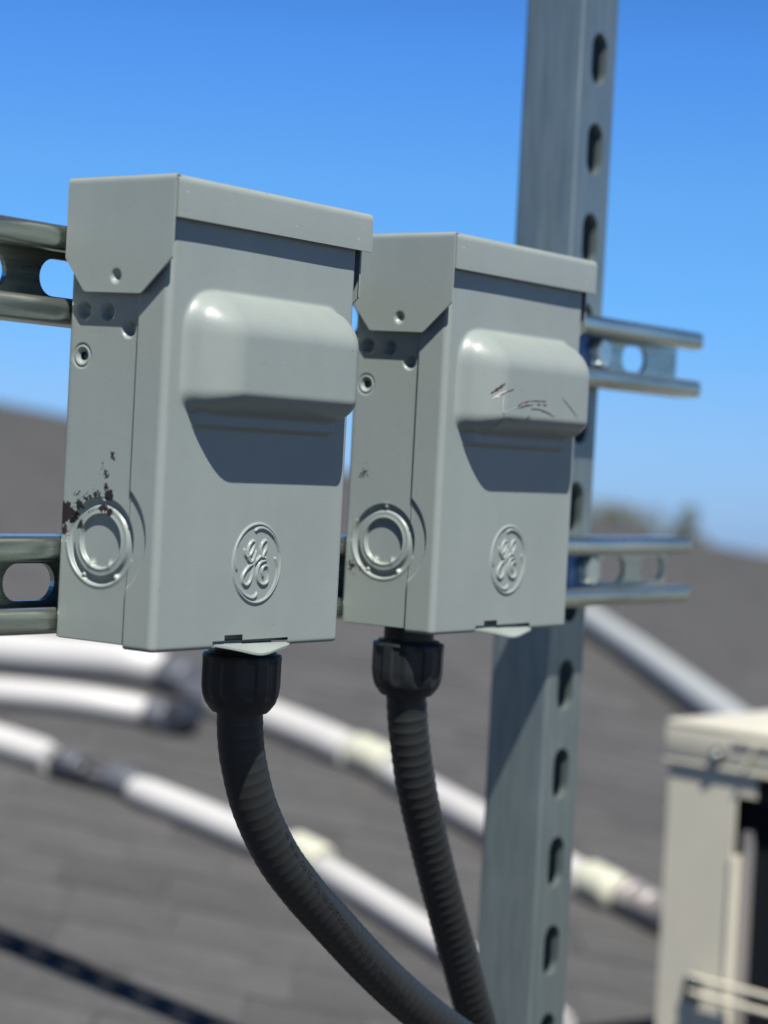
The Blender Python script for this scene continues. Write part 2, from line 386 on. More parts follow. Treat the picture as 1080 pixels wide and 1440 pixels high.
rail_specs = [(174.0 - 20.65, 'upper slotted steel rail with the top halves of both grey boxes in front of it', 17.3, (153.8,)),
              (43.7 - 20.65, 'lower slotted steel rail behind the round knockouts of both grey boxes', 4.3, (21.5,))]
YR = 57.3
for zc, lab, s0, bz in rail_specs:
    r = thing('strut_rail', lab, 'rail', (0, YR, zc), 'slotted rails carrying the grey boxes')
    channel(r, (0, 0, 0), (1, 0, 0), (0, 0, 1), (0, 1, 0), -640, 569.8, 21.2, s0, material=M_zinc)
    for bx in (462.0, -560):
        w = make('square_washer', box_mesh('square_washer', bx - 17, bx + 17, 15.3, 18.5, -17, 17, bev=.8), M_blue, r)
        hexbolt(r, (bx, 15.3, 0), (0, 1, 0), 9.5, hgt=7)
def post(x0, lab, ztop, slot0):
    # straight down to the roof
    zf = (PK - pn[0] * (x0 + 20) - pn[1] * 100) / pn[2] + 14
    p = thing('strut_post', lab, 'post', (x0 + 20.3, YR + 21.4, 0))
    ks0 = slot0
    # web faces the rails, open side away
    ogd = 41.3
    channel(p, (0, ogd, 0), (0, 0, 1), (1, 0, 0), (0, -1, 0), zf, ztop, ogd, ks0, pitch=53.6, L=31, Hh=17.5, material=M_zinc_post, wth=4.8)
    bm = bmesh.new(); add_box(bm, -60, 60, -40, 80, zf - 6, zf - .2, bev=1)
    make('base_plate', from_bm('base_plate', bm), M_zinc_post, p)
    return p
pst = post(438.0, 'tall slotted steel post standing behind the right ends of both rails', 560, 328.5)
post(-600, 'steel post outside the picture that holds the left ends of the rails', 300, 120)
arm = thing('overhead_rail', 'overhead steel rail on top of the post, outside the picture', 'rail', (458.3, YR + 21.4, 560))
channel(arm, (20, -60, 21), (0, 1, 0), (1, 0, 0), (0, 0, 1), 0, 1500, 41.3, 60, material=M_zinc_post)

# ------------------------------------------------------------------ the disconnect boxes
W, HB, D, DC = 124.7, 193.3, 56.3, 16.2
STROKES = {'t': [(-1.94, 14.22, .9), (-0.61, 15.02, 1.2), (2.41, 15.24, 1.3), (6.25, 14.15, 1.1), (9.73, 11.92, .9), (12.61, 8.62, .6), (14.3, 5.31, .3)],
 'l': [(-13.49, -2.3, .9), (-14.23, -0.39, .9), (-14.59, 1.96, .8), (-14.21, 5.18, .7), (-12.98, 8.69, .5), (-10.75, 12.2, .3)],
 'r': [(12.19, 2.03, .9), (13.05, 0.22, .9), (13.81, -2.19, .8), (13.84, -4.89, .8), (12.79, -8.48, .7), (10.44, -11.73, .5), (7.11, -14.35, .3)],
 'b': [(0.68, -13.02, .9), (-0.37, -14.33, 1.2), (-3.11, -14.95, 1.2), (-7.36, -13.58, 1.0), (-11.24, -10.7, .8), (-14.25, -7.12, .6), (-15.59, -4.47, .3)],
 'g1': [(-8.79, 5.88), (-8.28, 3.96), (-7.03, 2.63), (-6.01, 1.44), (-4.8, 0.63), (-3.22, 1.12), (-2.21, 3.04), (-1.23, 5.25)],
 'g2': [(-4.87, 1.58), (-6.14, 3.06), (-6.65, 5.43), (-5.61, 8.08), (-3.88, 9.55), (-2.47, 9.25), (-2.35, 7.77), (-3.56, 5.41), (-5.03, 3.65), (-6.6, 3.07)],
 'g3': [(-1.23, 5.25), (-1.75, 3.03), (-2.21, 0.08), (-2.67, -2.88), (-3.36, -5.83), (-5.0, -8.46), (-7.24, -9.31), (-9.16, -8.09), (-9.44, -5.73), (-7.93, -3.4), (-5.56, -1.37), (-2.43, -0.07), (0.21, 1.83), (2.2, 3.15)],
 'e1': [(2.3, 3.6), (1.95, 6.27), (2.93, 8.64), (4.71, 9.83), (5.96, 8.94), (5.68, 6.55), (4.22, 4.18), (3.31, 2.7)],
 'e2': [(3.31, 2.7), (5.8, 2.08), (5.4, 1.19), (3.56, 0.76), (1.75, 0.03), (0.33, -2.62), (0.1, -5.59), (1.71, -8.28), (4.59, -9.23), (7.32, -8.09), (8.02, -5.11), (7.34, -2.41), (5.81, -1.05), (4.0, -1.77), (3.43, -3.55), (4.2, -5.5)]}
def smooth_line(pts):
    P = [np.array(p + (0,) * (3 - len(p)), float) for p in pts]; P = [2 * P[0] - P[1]] + P + [2 * P[-1] - P[-2]]; out = []
    for i in range(1, len(P) - 2):
        a, b_, c, d = P[i - 1:i + 3]
        for k in range(6):
            t = k / 6; out.append(0.5 * ((2 * b_) + (-a + c) * t + (2 * a - 5 * b_ + 4 * c - d) * t * t + (-a + 3 * b_ - 3 * c + d) * t ** 3))
    out.append(P[-2]); return out
def sstep(x, a, b_): t = np.clip((x - a) / (b_ - a), 0, 1); return t * t * (3 - 2 * t)
def h_logo(X, Z):
    h = np.zeros_like(X); r = np.hypot(X / .94, Z)
    h = np.maximum(h, .75 * np.cos(np.clip(np.abs(r - 17.0) / .95, 0, 1) * math.pi / 2) ** 2)
    for k, pts in STROKES.items():
        L = smooth_line(pts); dmin = np.full_like(X, 9.0); wm = np.full_like(X, .9)
        for p, q in zip(L[:-1], L[1:]):
            d = q[:2] - p[:2]; t = np.clip(((X - p[0]) * d[0] + (Z - p[1]) * d[1]) / (d @ d + 1e-9), 0, 1)
            dd = np.hypot(X - p[0] - t * d[0], Z - p[1] - t * d[1]); w = (1 - t) * p[2] + t * q[2] if len(pts[0]) == 3 else np.full_like(X, .95)
            rel = dd / np.maximum(w, .2)
            up = rel < dmin; dmin = np.where(up, rel, dmin); wm = np.where(up, w, wm)
        hh = (.95 if len(pts[0]) == 2 else .75 * np.clip(wm / .8, .3, 1.15)) * np.cos(np.clip(dmin, 0, 1) * math.pi / 2) ** 1.6
        h = np.maximum(h, hh)
    return h
def h_bulge(X, Z):
    """the raised housing: soft shoulders left and on top, steeper with a small ledge underneath"""
    p = 17.5
    x0, x1, z0, z1 = 8.5, 117.5, 91.5, 149.5
    def side(d, run): return np.clip(d / run, 0, 1)
    l = side(X - x0, 23); r = side(x1 - X, 15); t = side(z1 - Z, 21); b_ = side(Z - (z0 + 3.6), 13.0)
    # rounded-rectangle combination of the four shoulders
    u = 1 - np.minimum(l, r); v = 1 - np.minimum(t, b_)
    d = np.clip((np.clip(u, 0, 1) ** 2.6 + np.clip(v, 0, 1) ** 2.6) ** (1 / 2.6), 0, 1); s = 1 - d
    h = p * (1 - (1 - np.clip(s * 1.04, 0, 1)) ** 2.1) * sstep(s, -.0, .22) ** .75
    lb = sstep(Z, z0, z0 + 1.0) * (1 - sstep(Z, z0 + 30, z0 + 31)) * sstep(X, 17, 21) * (1 - sstep(X, 107, 111))
    h = np.maximum(h, 4.6 * lb * (Z < 110))
    return h
KY, KZ = 32.5, 43.3
def h_knock(Y, Z):
    r = np.hypot(Y - KY, (Z - KZ) * 1.02); a = np.degrees(np.arctan2(Z - KZ, -(Y - KY)))   # a: 0 towards the front
    h = -1.75 * (1 - sstep(r, 17.9, 18.7))
    h += 1.6 * sstep(r, 10.9, 11.5) * (1 - sstep(r, 14.6, 15.9))
    h += .35 * (np.exp(-((r - 11.9) / .7) ** 2) + np.exp(-((r - 19.1) / .8) ** 2) * ((a < -20) | (a > 150)))
    for ang, rr in ((-58, 17.2), (-122, 17.2), (88, 17.4), (-62, 11.4), (-118, 11.4)):
        da = np.abs((a - ang + 180) % 360 - 180); wgt = np.exp(-(da * np.pi / 180 * rr / 1.3) ** 2) * np.exp(-((r - rr) / 1.5) ** 2)
        h = h * (1 - wgt) + .3 * wgt
    return h
def h_dish(Y, Z):   # shallow round dish pressed across the cover's flange
    r = np.hypot(Y - KY, Z - KZ); return -1.5 * (1 - sstep(r, 25.2, 26.3))
def h_dimple(Y, Z, y, z, r, d): q = np.hypot(Y - y, Z - z); return -d * (1 - sstep(q, r * .25, r))
# -- front cover, one pressed sheet
def seq(*segs):
    out = []
    for a, b_, s in segs: out += list(np.linspace(a, b_, max(2, int(round((b_ - a) / s)) + 1)))[:-1]
    out.append(segs[-1][1]); return np.array(out)
RCN = 3.2; fl = DC - RCN; arc = RCN * math.pi / 2
us = seq((-1.2, 0, .6), (0, fl, .4), (fl, fl + arc, .5), (fl + arc, fl + arc + 43 - RCN, .8), (fl + arc + 43 - RCN, fl + arc + 84 - RCN, .33),
         (fl + arc + 84 - RCN, fl + arc + W - 2 * RCN, .8), (fl + arc + W - 2 * RCN, fl + 2 * arc + W - 2 * RCN, .5), (fl + 2 * arc + W - 2 * RCN, 2 * fl + 2 * arc + W - 2 * RCN, 2))
RB = 1.8
zs = seq((-5, 0, .5), (0, 14, .8), (14, 71, .33), (71, 182, .8), (182, 190, 2))
PX, PY, NX, NY = [], [], [], []
Lf = W - 2 * RCN
for u in us:
    if u < 0: PX.append(-u); PY.append(DC); NX.append(-1); NY.append(0)
    elif u < fl: PX.append(0); PY.append(DC - u); NX.append(-1); NY.append(0)
    elif u < fl + arc: a = (u - fl) / RCN; PX.append(RCN - RCN * math.cos(a)); PY.append(RCN - RCN * math.sin(a)); NX.append(-math.cos(a)); NY.append(-math.sin(a))
    elif u < fl + arc + Lf: PX.append(RCN + u - fl - arc); PY.append(0); NX.append(0); NY.append(-1)
    elif u < fl + 2 * arc + Lf: a = (u - fl - arc - Lf) / RCN; PX.append(W - RCN + RCN * math.sin(a)); PY.append(RCN - RCN * math.cos(a)); NX.append(math.sin(a)); NY.append(-math.cos(a))
    else: PX.append(W); PY.append(RCN + u - fl - 2 * arc - Lf); NX.append(1); NY.append(0)
PX, PY, NX, NY = (np.array(a) for a in (PX, PY, NX, NY))
XX, ZZ = np.meshgrid(PX, zs, indexing='ij'); YY = np.repeat(PY[:, None], len(zs), 1)
front = ((us > fl + arc - .01) & (us < fl + arc + Lf + .01))[:, None] & np.ones_like(ZZ, bool)
side = (us < fl)[:, None] & (us > -.01)[:, None] & np.ones_like(ZZ, bool)
h = np.zeros_like(XX)
LX, LZ = 64.0, 34.4
lm = front & (np.hypot(XX - LX, ZZ - LZ) < 20)
h[lm] = h_logo(XX[lm] - LX, ZZ[lm] - LZ)
h = np.where(front, np.maximum(h, h_bulge(XX, ZZ)), h)
h = np.where(side, h_dish(YY, ZZ) * .8, h)
# gentle oil-canning of the sheet
h += np.where(front, .12 * np.sin(XX / 31 + .6) * np.cos(ZZ / 27), 0) * np.clip(np.minimum(XX, W - XX) / 14, 0, 1)
hb = np.clip(-ZZ, 0, 5); ang = np.clip(hb / (RB * math.pi / 2), 0, 1) * math.pi / 2
zr = np.where(ZZ < 0, -RB * np.sin(ang) + RB, np.maximum(ZZ, 0) * (190 - RB) / 190 + RB) ; hin = np.where(ZZ < 0, -(RB - RB * np.cos(ang)) - np.clip(hb - RB * math.pi / 2, 0, 5), 0)
P = np.stack([XX + NX[:, None] * (h + hin), YY + NY[:, None] * (h + hin), zr], -1)
xc = (XX[:-1, :-1] + XX[1:, 1:]) / 2; zc_ = (ZZ[:-1, :-1] + ZZ[1:, 1:]) / 2; fc = front[:-1, :-1] & front[1:, 1:]
is_logo = fc & (np.hypot((xc - LX) / .97, zc_ - LZ) < 18.9)
is_bulge = fc & (xc > 7.5) & (xc < 117) & (zc_ > 90) & (zc_ < 150.5)
notch = fc & (((xc > 37.5) & (xc < 88) & (zc_ < 1.9)) | ((xc > 45) & (xc < 57) & (zc_ < 4.2)))
BOX_LABEL = 'left grey metal switch box, the nearer one, with brown chipped paint round its side knockout'
bx = thing('switch_box', BOX_LABEL, 'switch box', (0, 0, 0), 'grey switch boxes on the rails')
sidec = (side | (us < 0)[:, None])[:-1, :-1]; yc0 = (YY[:-1, :-1] + YY[1:, 1:]) / 2
ring_notch = sidec & (np.hypot(yc0 - KY, zc_ * (190 - RB) / 190 + RB - KZ) < 18.9)
cover = make('cover', grid_mesh('cover', P, ~(is_logo | is_bulge | notch | ring_notch)), M_paint, bx, smooth=True)
make('emblem', grid_mesh('emblem', P, is_logo), M_paint, cover, smooth=True)
make('raised_bulge', grid_mesh('raised_bulge', P, is_bulge), M_paint, cover, smooth=True)
# hasp tab in the notch
def tab_mesh():
    V, F = [], []; n = 24
    for lay in (0, 1):
        for row in range(4):
            for i in range(n + 1):
                x = 38.5 + 53 * i / n; s = (i / n) * 2 - 1; dr = 1 - abs(s + .18 * (1 - abs(s))) ** 2.2
                y = 1.2 - 9.0 * dr * row / 3; z = 2.1 - .9 * (i / n) - 3.0 * dr * (row / 3) + .55 * math.sin(i / n * 11) * (row / 3) - (.9 if lay else 0)
                V.append((x, y, z))
    st = 4 * (n + 1)
    for row in range(3):
        for i in range(n):
            a = row * (n + 1) + i; F.append((a, a + 1, a + n + 2, a + n + 1)); F.append((a + st, a + st + n + 1, a + st + n + 2, a + st + 1))
    for i in range(n): a = 3 * (n + 1) + i; F.append((a, a + 1, a + 1 + st, a + st))
    for row in range(3):
        a = row * (n + 1); F.append((a, a + n + 1, a + n + 1 + st, a + st)); a += n; F.append((a, a + st, a + n + 1 + st, a + n + 1))
    return mesh('hasp_tab', V, F)
make('hasp_tab', tab_mesh(), M_paint, bx, smooth=True, auto=40)
# -- body: left side pressed sheet with knockout, dimples, screw hole
ys = seq((4, 12, 2), (12, 53, .33)); zb = seq((2, 22, 1), (22, 66, .33), (66, 112, 1.5), (112, 146, .4), (146, 189, 3))
RK = 2.0; uu = list(ys) + [53 + .4 * k for k in range(1, 4)]
Yb, Zb = np.meshgrid(ys, zb, indexing='ij'); hk = h_knock(Yb, Zb)
for (y, z, r_, d_) in ((48.0, 138.6, 4.4, 3.6), (34.7, 138.0, 4.2, 3.8), (22.4, 131.0, 4.2, 3.8)): hk += h_dimple(Yb, Zb, y, z, r_, d_)
q = np.hypot(Yb - 48.1, Zb - 119.8); hk += -.5 * np.exp(-((q - 4.7) / .45) ** 2) - 1.5 * (1 - sstep(q, 1.6, 4.0))
hk += .10 * np.sin(Yb / 13) * np.sin(Zb / 21)
xb = 1.3; P = np.stack([xb - hk, Yb, Zb], -1)
# round the back corner
bk = np.stack([np.stack([np.full(len(zb), xb + RK * (1 - math.cos(a))), np.full(len(zb), 53 + RK + (D - 53 - 2 * RK) * 0 + RK * math.sin(a) - RK + 1.3), zb], -1) for a in np.linspace(0, math.pi / 2, 6)])
P = np.concatenate([P, bk, np.stack([np.full(len(zb), W - 1.3), np.full(len(zb), bk[-1][0][1]), zb], -1)[None], np.stack([np.full(len(zb), W - 1.3), np.full(len(zb), 4.0), zb], -1)[None]], 0)
nu = len(P); yc = (P[:-1, :-1, 1] + P[1:, 1:, 1]) / 2; zc2 = (P[:-1, :-1, 2] + P[1:, 1:, 2]) / 2; onside = np.zeros_like(yc, bool); onside[:len(ys) - 1] = True
isk = onside & (np.hypot(yc - KY, zc2 - KZ) < 20.1)
q = np.hypot(yc - 48.1, zc2 - 119.8); hole = onside & (q < 1.9)
body = make('body', grid_mesh('body', P, ~(isk | hole)), M_paint_k1, bx, smooth=True, auto=50)
make('knockout', grid_mesh('knockout', P, isk), M_paint_k1, body, smooth=True)
bm = bmesh.new(); add_box(bm, 2.2, W - 2.2, 4.5, 54.6, 1.6, 2.8); add_box(bm, 2.6, W - 2.6, 6.0, 7.0, 2.9, 60)
make('floor_plate', from_bm('floor_plate', bm), M_paint, body)
sc = bmesh.new(); bmesh.ops.create_uvsphere(sc, u_segments=14, v_segments=8, radius=2.3)
for v in sc.verts: v.co = Vector((v.co.x * .5 + 4.2, v.co.y + 48.1, v.co.z + 119.8))
make('screw', from_bm('screw', sc), M_screw, body, smooth=True)
# -- hood
hood_parts = []
bm = bmesh.new(); out = thick_profile([(-3.6, 176.0), (-3.6, HB - .6), (55.2, HB - .4)], 1.2, 3.0, 6)
extrude_poly(bm, [(-1.9, p[0], p[1]) for p in out], (W + 6.6, 0, 0))
hm = from_bm('hood', bm); hood = make('hood', hm, M_paint, bx, smooth=True, auto=40)
def side_flap(sgn):
    x0 = -3.9 if sgn < 0 else W + 3.4
    oy = [(-3.9, HB - 1.5), (-3.7, 159.6), (11.6, 145.6), (12.6, 145.2), (43.2, 146.0), (44.2, 146.7), (54.4, 158.4), (54.8, 160), (55.2, HB - 1.5)]
    # fine grid clipped to the outline, with the pressed dimple, bent over at the top
    yv = seq((-3.9 if sgn < 0 else .5, 15, 1.2), (15, 36, .4), (36, 55.2, 1.2)); tv = np.concatenate([np.linspace(0, 20, 41), np.linspace(20, 47.2, 24)[1:], [48.0, 48.6, 49.4, 50.2, 51.4]])
    V = []; nz = len(tv)
    def zlow(y):
        pts = [(-3.9, 159.6), (11.6, 145.6), (12.8, 145.2), (43.2, 146.0), (44.4, 146.8), (55.2, 160)]
        return float(np.interp(y, [p[0] for p in pts], [p[1] for p in pts]))
    G = np.zeros((len(yv), nz, 3))
    for i, y in enumerate(yv):
        zl = zlow(y); top = HB - 2.0
        for j, t in enumerate(tv):
            if t <= 47.2: z = zl + (top - zl) * t / 47.2; off = 0
            else: a = min((t - 47.2) / 2.4, 1) * math.pi / 2; z = top + 2.0 * math.sin(a) * .98; off = 2.0 * (1 - math.cos(a)) + max(0, t - 49.6)
            q_ = math.hypot(y - 26.2, (z - 152.2)); ind = 2.0 * (1 - float(sstep(np.array(q_), .6, 3.4))) 
            flare = .5 * max(0, (158 - z) / 12) * 0
            G[i, j] = (x0 - sgn * (off + ind - flare), y, z)
    # thickness: add an inner layer on the rims
    inner = G.copy(); inner[..., 0] -= sgn * 1.1
    me = grid_mesh('side_flap', G); bm = bmesh.new(); bm.from_mesh(me)
    def strip(A, B):
        va = [bm.verts.new(p * MM) for p in A]; vb = [bm.verts.new(p * MM) for p in B]
        for i in range(len(va) - 1): bm.faces.new((va[i], va[i + 1], vb[i + 1], vb[i]))
    strip(G[:, 0], inner[:, 0]); strip(G[0], inner[0]); strip(G[-1], inner[-1])
    bm.to_mesh(me); bm.free(); return me
for sgn in (-1, 1): make('side_flap', side_flap(sgn), M_paint, hood, smooth=True, auto=60)

# second box: a copy with its own wear
b2 = copy_tree(bx, (199.1, 0, 0), {'grey_enamel': M_paint2, 'grey_enamel_chipped': M_paint_k2})
b2['label'] = 'right grey metal switch box, the farther one, with brown scratches on its raised bulge'

M_scr = plain('bare_brown_scratch', (0.045, 0.022, 0.016), 0.6, var=.5, scale=900); M_scw = plain('scraped_pale_paint', (0.45, 0.45, 0.43), 0.5)
cov2 = [c for c in b2.children if c.name.startswith('cover')][0]
def scratch(pts, w, m_, rag=0.5):
    rn = random.Random(len(pts) * 7 + int(pts[0][0])); L = smooth_line(pts); V, F = [], []
    for i, p in enumerate(L):
        t = (L[min(i + 1, len(L) - 1)] - L[max(i - 1, 0)])[:2]; t = t / (np.linalg.norm(t) + 1e-9); nn = np.array([-t[1], t[0]])
        e = math.sin(math.pi * (i + .5) / len(L)) ** .5; ww = w * e * (1 - rag + rag * rn.random() * 1.4)
        for sg in (-1, 1):
            q = p[:2] + nn * sg * ww / 2; yy = -float(h_bulge(np.array([q[0]]), np.array([q[1]]))[0]) - .14
            V.append((q[0], yy - .12 * math.sin(q[0] / 31 + .6) * math.cos(q[1] / 27), q[1] + RB * (1 - q[1] / 190)))
    for i in range(len(L) - 1): F.append((2 * i, 2 * i + 1, 2 * i + 3, 2 * i + 2))
    make('scratch', mesh('scratch', V, F), m_, cov2)
dz = -1.0
for pts, w, m_ in (([(19.7, 119.5), (23.2, 122.3), (26.5, 124.9)], 1.5, M_scr), ([(22.5, 118.2), (27, 120.6), (34, 122.4)], .6, M_scr), ([(21, 118), (24, 118.3)], .7, M_scw), ([(20.2, 116.8), (24, 119.6), (28, 121.4)], .8, M_scw),
    ([(26.4, 110.2), (31, 112.0), (38.5, 114.2)], .45, M_scw), ([(37.5, 113.8), (43, 116.1), (54.1, 117.6), (64, 118)], .9, M_scr), ([(39, 113.2), (45, 114.8), (52, 115.6)], .6, M_scr), ([(56, 116.0), (59, 116.1)], .8, M_scr), ([(61, 116.2), (65, 116.1)], .6, M_scr),
    ([(50, 113.6), (58, 113.6), (66, 112.4), (73, 110.6)], .7, M_scr), ([(40, 115), (50, 116.7), (62, 117.1)], .4, M_scw), ([(26.6, 111), (27, 107.5), (25.2, 103.5), (21.5, 101)], .35, M_scr), ([(26.2, 119), (25.8, 114.5), (26.3, 111)], .4, M_scw),
    ([(78.5, 121), (85, 117.5), (95, 111.5)], .45, M_screw), ([(47, 107.6), (49.3, 110.2)], .8, M_screw), ([(37, 105.4), (38.4, 107)], .6, M_screw), ([(53, 107.5), (55, 109)], .6, M_scw), ([(30, 107.8), (36, 107)], .4, M_screw)):
    scratch([(x, z + dz - 1.5) for x, z in pts], w, m_)

# ------------------------------------------------------------------ black conduits with compression nuts
def nut_mesh(neck_top):
    prof = [(12.5, neck_top), (12.5, -5.5), (15.2, -5.5), (15.6, -6.5), (17.4, -6.8), (17.9, -8), (17.9, -21), (17.3, -25), (15.8, -28.6), (13.6, -31.6), (12.4, -32.8), (10.4, -33)]
    nseg = 96; V, F = [], []
    dense = []
    for (r0, z0), (r1, z1) in zip(prof[:-1], prof[1:]):
        k = max(1, int(abs(z1 - z0) / 1.2))
        for i in range(k): dense.append((r0 + (r1 - r0) * i / k, z0 + (z1 - z0) * i / k))
    dense.append(prof[-1])
    for (r, z) in dense:
        for k in range(nseg):
            th = 2 * math.pi * k / nseg; rr = r
            if -27.5 < z < -8.2 and r > 14:
                ph = ((th * 10 / (2 * math.pi)) % 1) - .5; top = float(sstep(np.array(z), -27.5 + 12 * abs(ph) ** 2, -25 + 12 * abs(ph) ** 2))
                rr -= 1.1 * float(1 - sstep(np.array(abs(ph)), .20, .27)) * top * float(1 - sstep(np.array(z), -9.4, -8.6))
            V.append((rr * math.cos(th), rr * math.sin(th), z))
    for i in range(len(dense) - 1):
        for k in range(nseg): k2 = (k + 1) % nseg; F.append((i * nseg + k, i * nseg + k2, (i + 1) * nseg + k2, (i + 1) * nseg + k))
    return mesh('compression_nut', V, F)
TEXT = '60  90 60  CU 7C  OIL RES OUTDOOR DIR/ BUR-IN 1/2  04/20/22 2:27'
def conduit(label, pts, rib, R=10.4, phase=0, text=None, amp=.10):
    x0, y0, _ = pts[0]; t = thing('flexible_conduit', label, 'conduit', (x0, y0, 0), 'black conduits under the boxes')
    make('compression_nut', nut_mesh(2.0), M_nut, t, smooth=True, auto=38)
    step = .5; path = catmull([(p[0] - x0, p[1] - y0, p[2]) for p in pts], step)
    def rf(i, th):
        s = i * step; k = (s / rib + phase) % 1.0
        return R + amp * math.exp(-((k - .5) / .15) ** 2) - .3 * amp * math.cos(2 * math.pi * k)
    make('hose', sweep_tube('hose', path, rf, 30, cap=False), M_hose, t, smooth=True)
    if text:
        cu = bpy.data.curves.new('printed_text', 'FONT'); cu.body = text; cu.size = 3.7; cu.resolution_u = 2; cu.space_character = 1.12; cu.offset = .05
        tmp = bpy.data.objects.new('tmp', cu); col.objects.link(tmp); dg = bpy.context.evaluated_depsgraph_get()
        me = bpy.data.meshes.new_from_object(tmp.evaluated_get(dg)); bpy.data.objects.remove(tmp); me.name = 'printed_text'
        bm = bmesh.new(); bm.from_mesh(me); bmesh.ops.triangulate(bm, faces=bm.faces[:]); 
        view = np.array([-.80, -.60, .03]); s0 = 64.0
        for v in bm.verts:
            s = s0 + v.co.x; i = min(max(s / step, 1), len(path) - 2); i0 = int(i); c = path[i0] * (1 - (i - i0)) + path[i0 + 1] * (i - i0)
            tg = path[i0 + 1] - path[i0 - 1]; tg /= np.linalg.norm(tg); a = view - tg * (view @ tg); a /= np.linalg.norm(a); rt = np.cross(a, tg); rt = rt if rt[0] > 0 else -rt
            phi = math.radians(float(np.interp(s, [60, 90, 140, 200, 260], [62, 52, 24, 2, -12]))) + (v.co.y - 1.1) / R
            v.co = Vector(c + (R + .24) * (math.cos(phi) * a + math.sin(phi) * rt)) * MM
        bm.to_mesh(me); bm.free(); make('printed_text', me, M_ink, t)
    return t
conduit('black conduit with printed lettering, under the nearer left box', [(91.4, 28, -30), (92.8, 28, -43.9), (95.7, 27.5, -56.8), (103.6, 26.5, -76.8), (118.9, 25, -99.4), (136.8, 23, -117.9), (154.5, 21, -133.4), (187, 17, -160.9), (217.2, 12, -184.3), (247.2, 6, -204.7), (310, -8, -245), (380, -25, -330), (400, -30, -430), (400, -30, -478)], 5.2, text=TEXT)
conduit('ribbed black conduit without lettering, under the farther right box', [(219.9, 28, -30), (222.3, 28, -44.7), (226.1, 28, -59.2), (234.4, 28.5, -81.5), (249, 30, -108.6), (267.7, 32, -140.6), (285.9, 34, -169.7), (304.5, 36, -199.7), (322, 39, -226.5), (350, 48, -290), (370, 70, -380), (385, 130, -462)], 5.6, R=10.0, amp=.19)

# ------------------------------------------------------------------ outdoor condenser unit
depth0 = 2000.0
q0 = raydir(945, 1010); P0 = Cc + q0 * depth0          # top front corner of the lid
rt = Rc[0].copy(); rt[2] = 0; rt /= np.linalg.norm(rt); fw = np.array([-rt[1], rt[0], 0])
if fw @ Rc[2] < 0: fw = -fw
c45 = math.sqrt(.5); uF = (rt - fw) * c45; uB = (rt + fw) * c45        # uF: face seen, towards us on the right; uB: away on the right
MU = Matrix(((uF[0], uB[0], 0), (uF[1], uB[1], 0), (0, 0, 1)))
LF, LB = 330.0, 780.0
def zroof(P): return (PK - pn[0] * P[0] - pn[1] * P[1]) / pn[2]
lows = [zroof(P0 + uF * a + uB * b_) for a in (0, LF) for b_ in (0, LB)]
base_z = max(lows) + 70 - P0[2]; base_z = min(base_z, -420)
ac = thing('condenser_unit', 'cream outdoor condenser unit with a dark opening and wire guard, on the roof at right', 'air conditioner', tuple(P0), rot=MU.to_4x4())
bm = bmesh.new(); add_box(bm, -4, LF + 4, -4, LB + 4, -9, 0, bev=4); add_box(bm, -3.6, LF + 3.6, -3.6, LB + 3.6, -38, -6, bev=1.5); add_box(bm, -5.2, LF + 5.2, -4.6, LB + 4.6, -42, -37, bev=1.5)
make('lid', from_bm('lid', bm), M_cream, ac, smooth=True, auto=30)
bm = bmesh.new()
add_box(bm, 0, 78, 0, 2, base_z, -43.2, bev=.6); add_box(bm, 0, 2, 2.1, 60, base_z, -43.2, bev=.6); add_box(bm, 76, 80, -2.5, 10, base_z, -118, bev=.8)
add_box(bm, 78.1, 100, 0, 2, -62, -43.2)
make('corner_panel', from_bm('corner_panel', bm), M_cream, ac)
bm = bmesh.new(); add_box(bm, LF - 40, LF, 0, 2, base_z, -43.2); add_box(bm, LF - 2, LF, 2.1, LB, base_z, -43.2); add_box(bm, 0, LF - 2.1, LB - 2, LB, base_z, -43.2); add_box(bm, 0, 2, 60.1, LB - 2.1, base_z, -43.2)
make('casing', from_bm('casing', bm), M_cream, ac)
bm = bmesh.new(); add_box(bm, 4, LF - 4, 24, 40, base_z + 5, -44); 
make('coil_core', from_bm('coil_core', bm), M_dark, ac)
bm = bmesh.new()
for k in range(60): add_box(bm, 84 + k * 3.4, 84.35 + k * 3.4, 16, 23.8, base_z + 6, -70)
fn = make('coil_fins', from_bm('coil_fins', bm), M_dark, ac); fn['kind'] = 'stuff'
make('tube_sheet', box_mesh('tube_sheet', 80.5, 90, 10, 15.8, base_z + 6, -95), M_alu, ac)
make('base_pan', box_mesh('base_pan', -3, LF + 3, -3, LB + 3, base_z - 26, base_z - .3, bev=2), M_cream, ac)
for a in (40, LF - 40):
    for b_ in (90, LB - 90):
        zz = zroof(P0 + uF * a + uB * b_) - P0[2]; make('foot', box_mesh('foot', a - 22, a + 22, b_ - 30, b_ + 30, zz - 4, base_z - 26.3, bev=2), M_dark, ac)
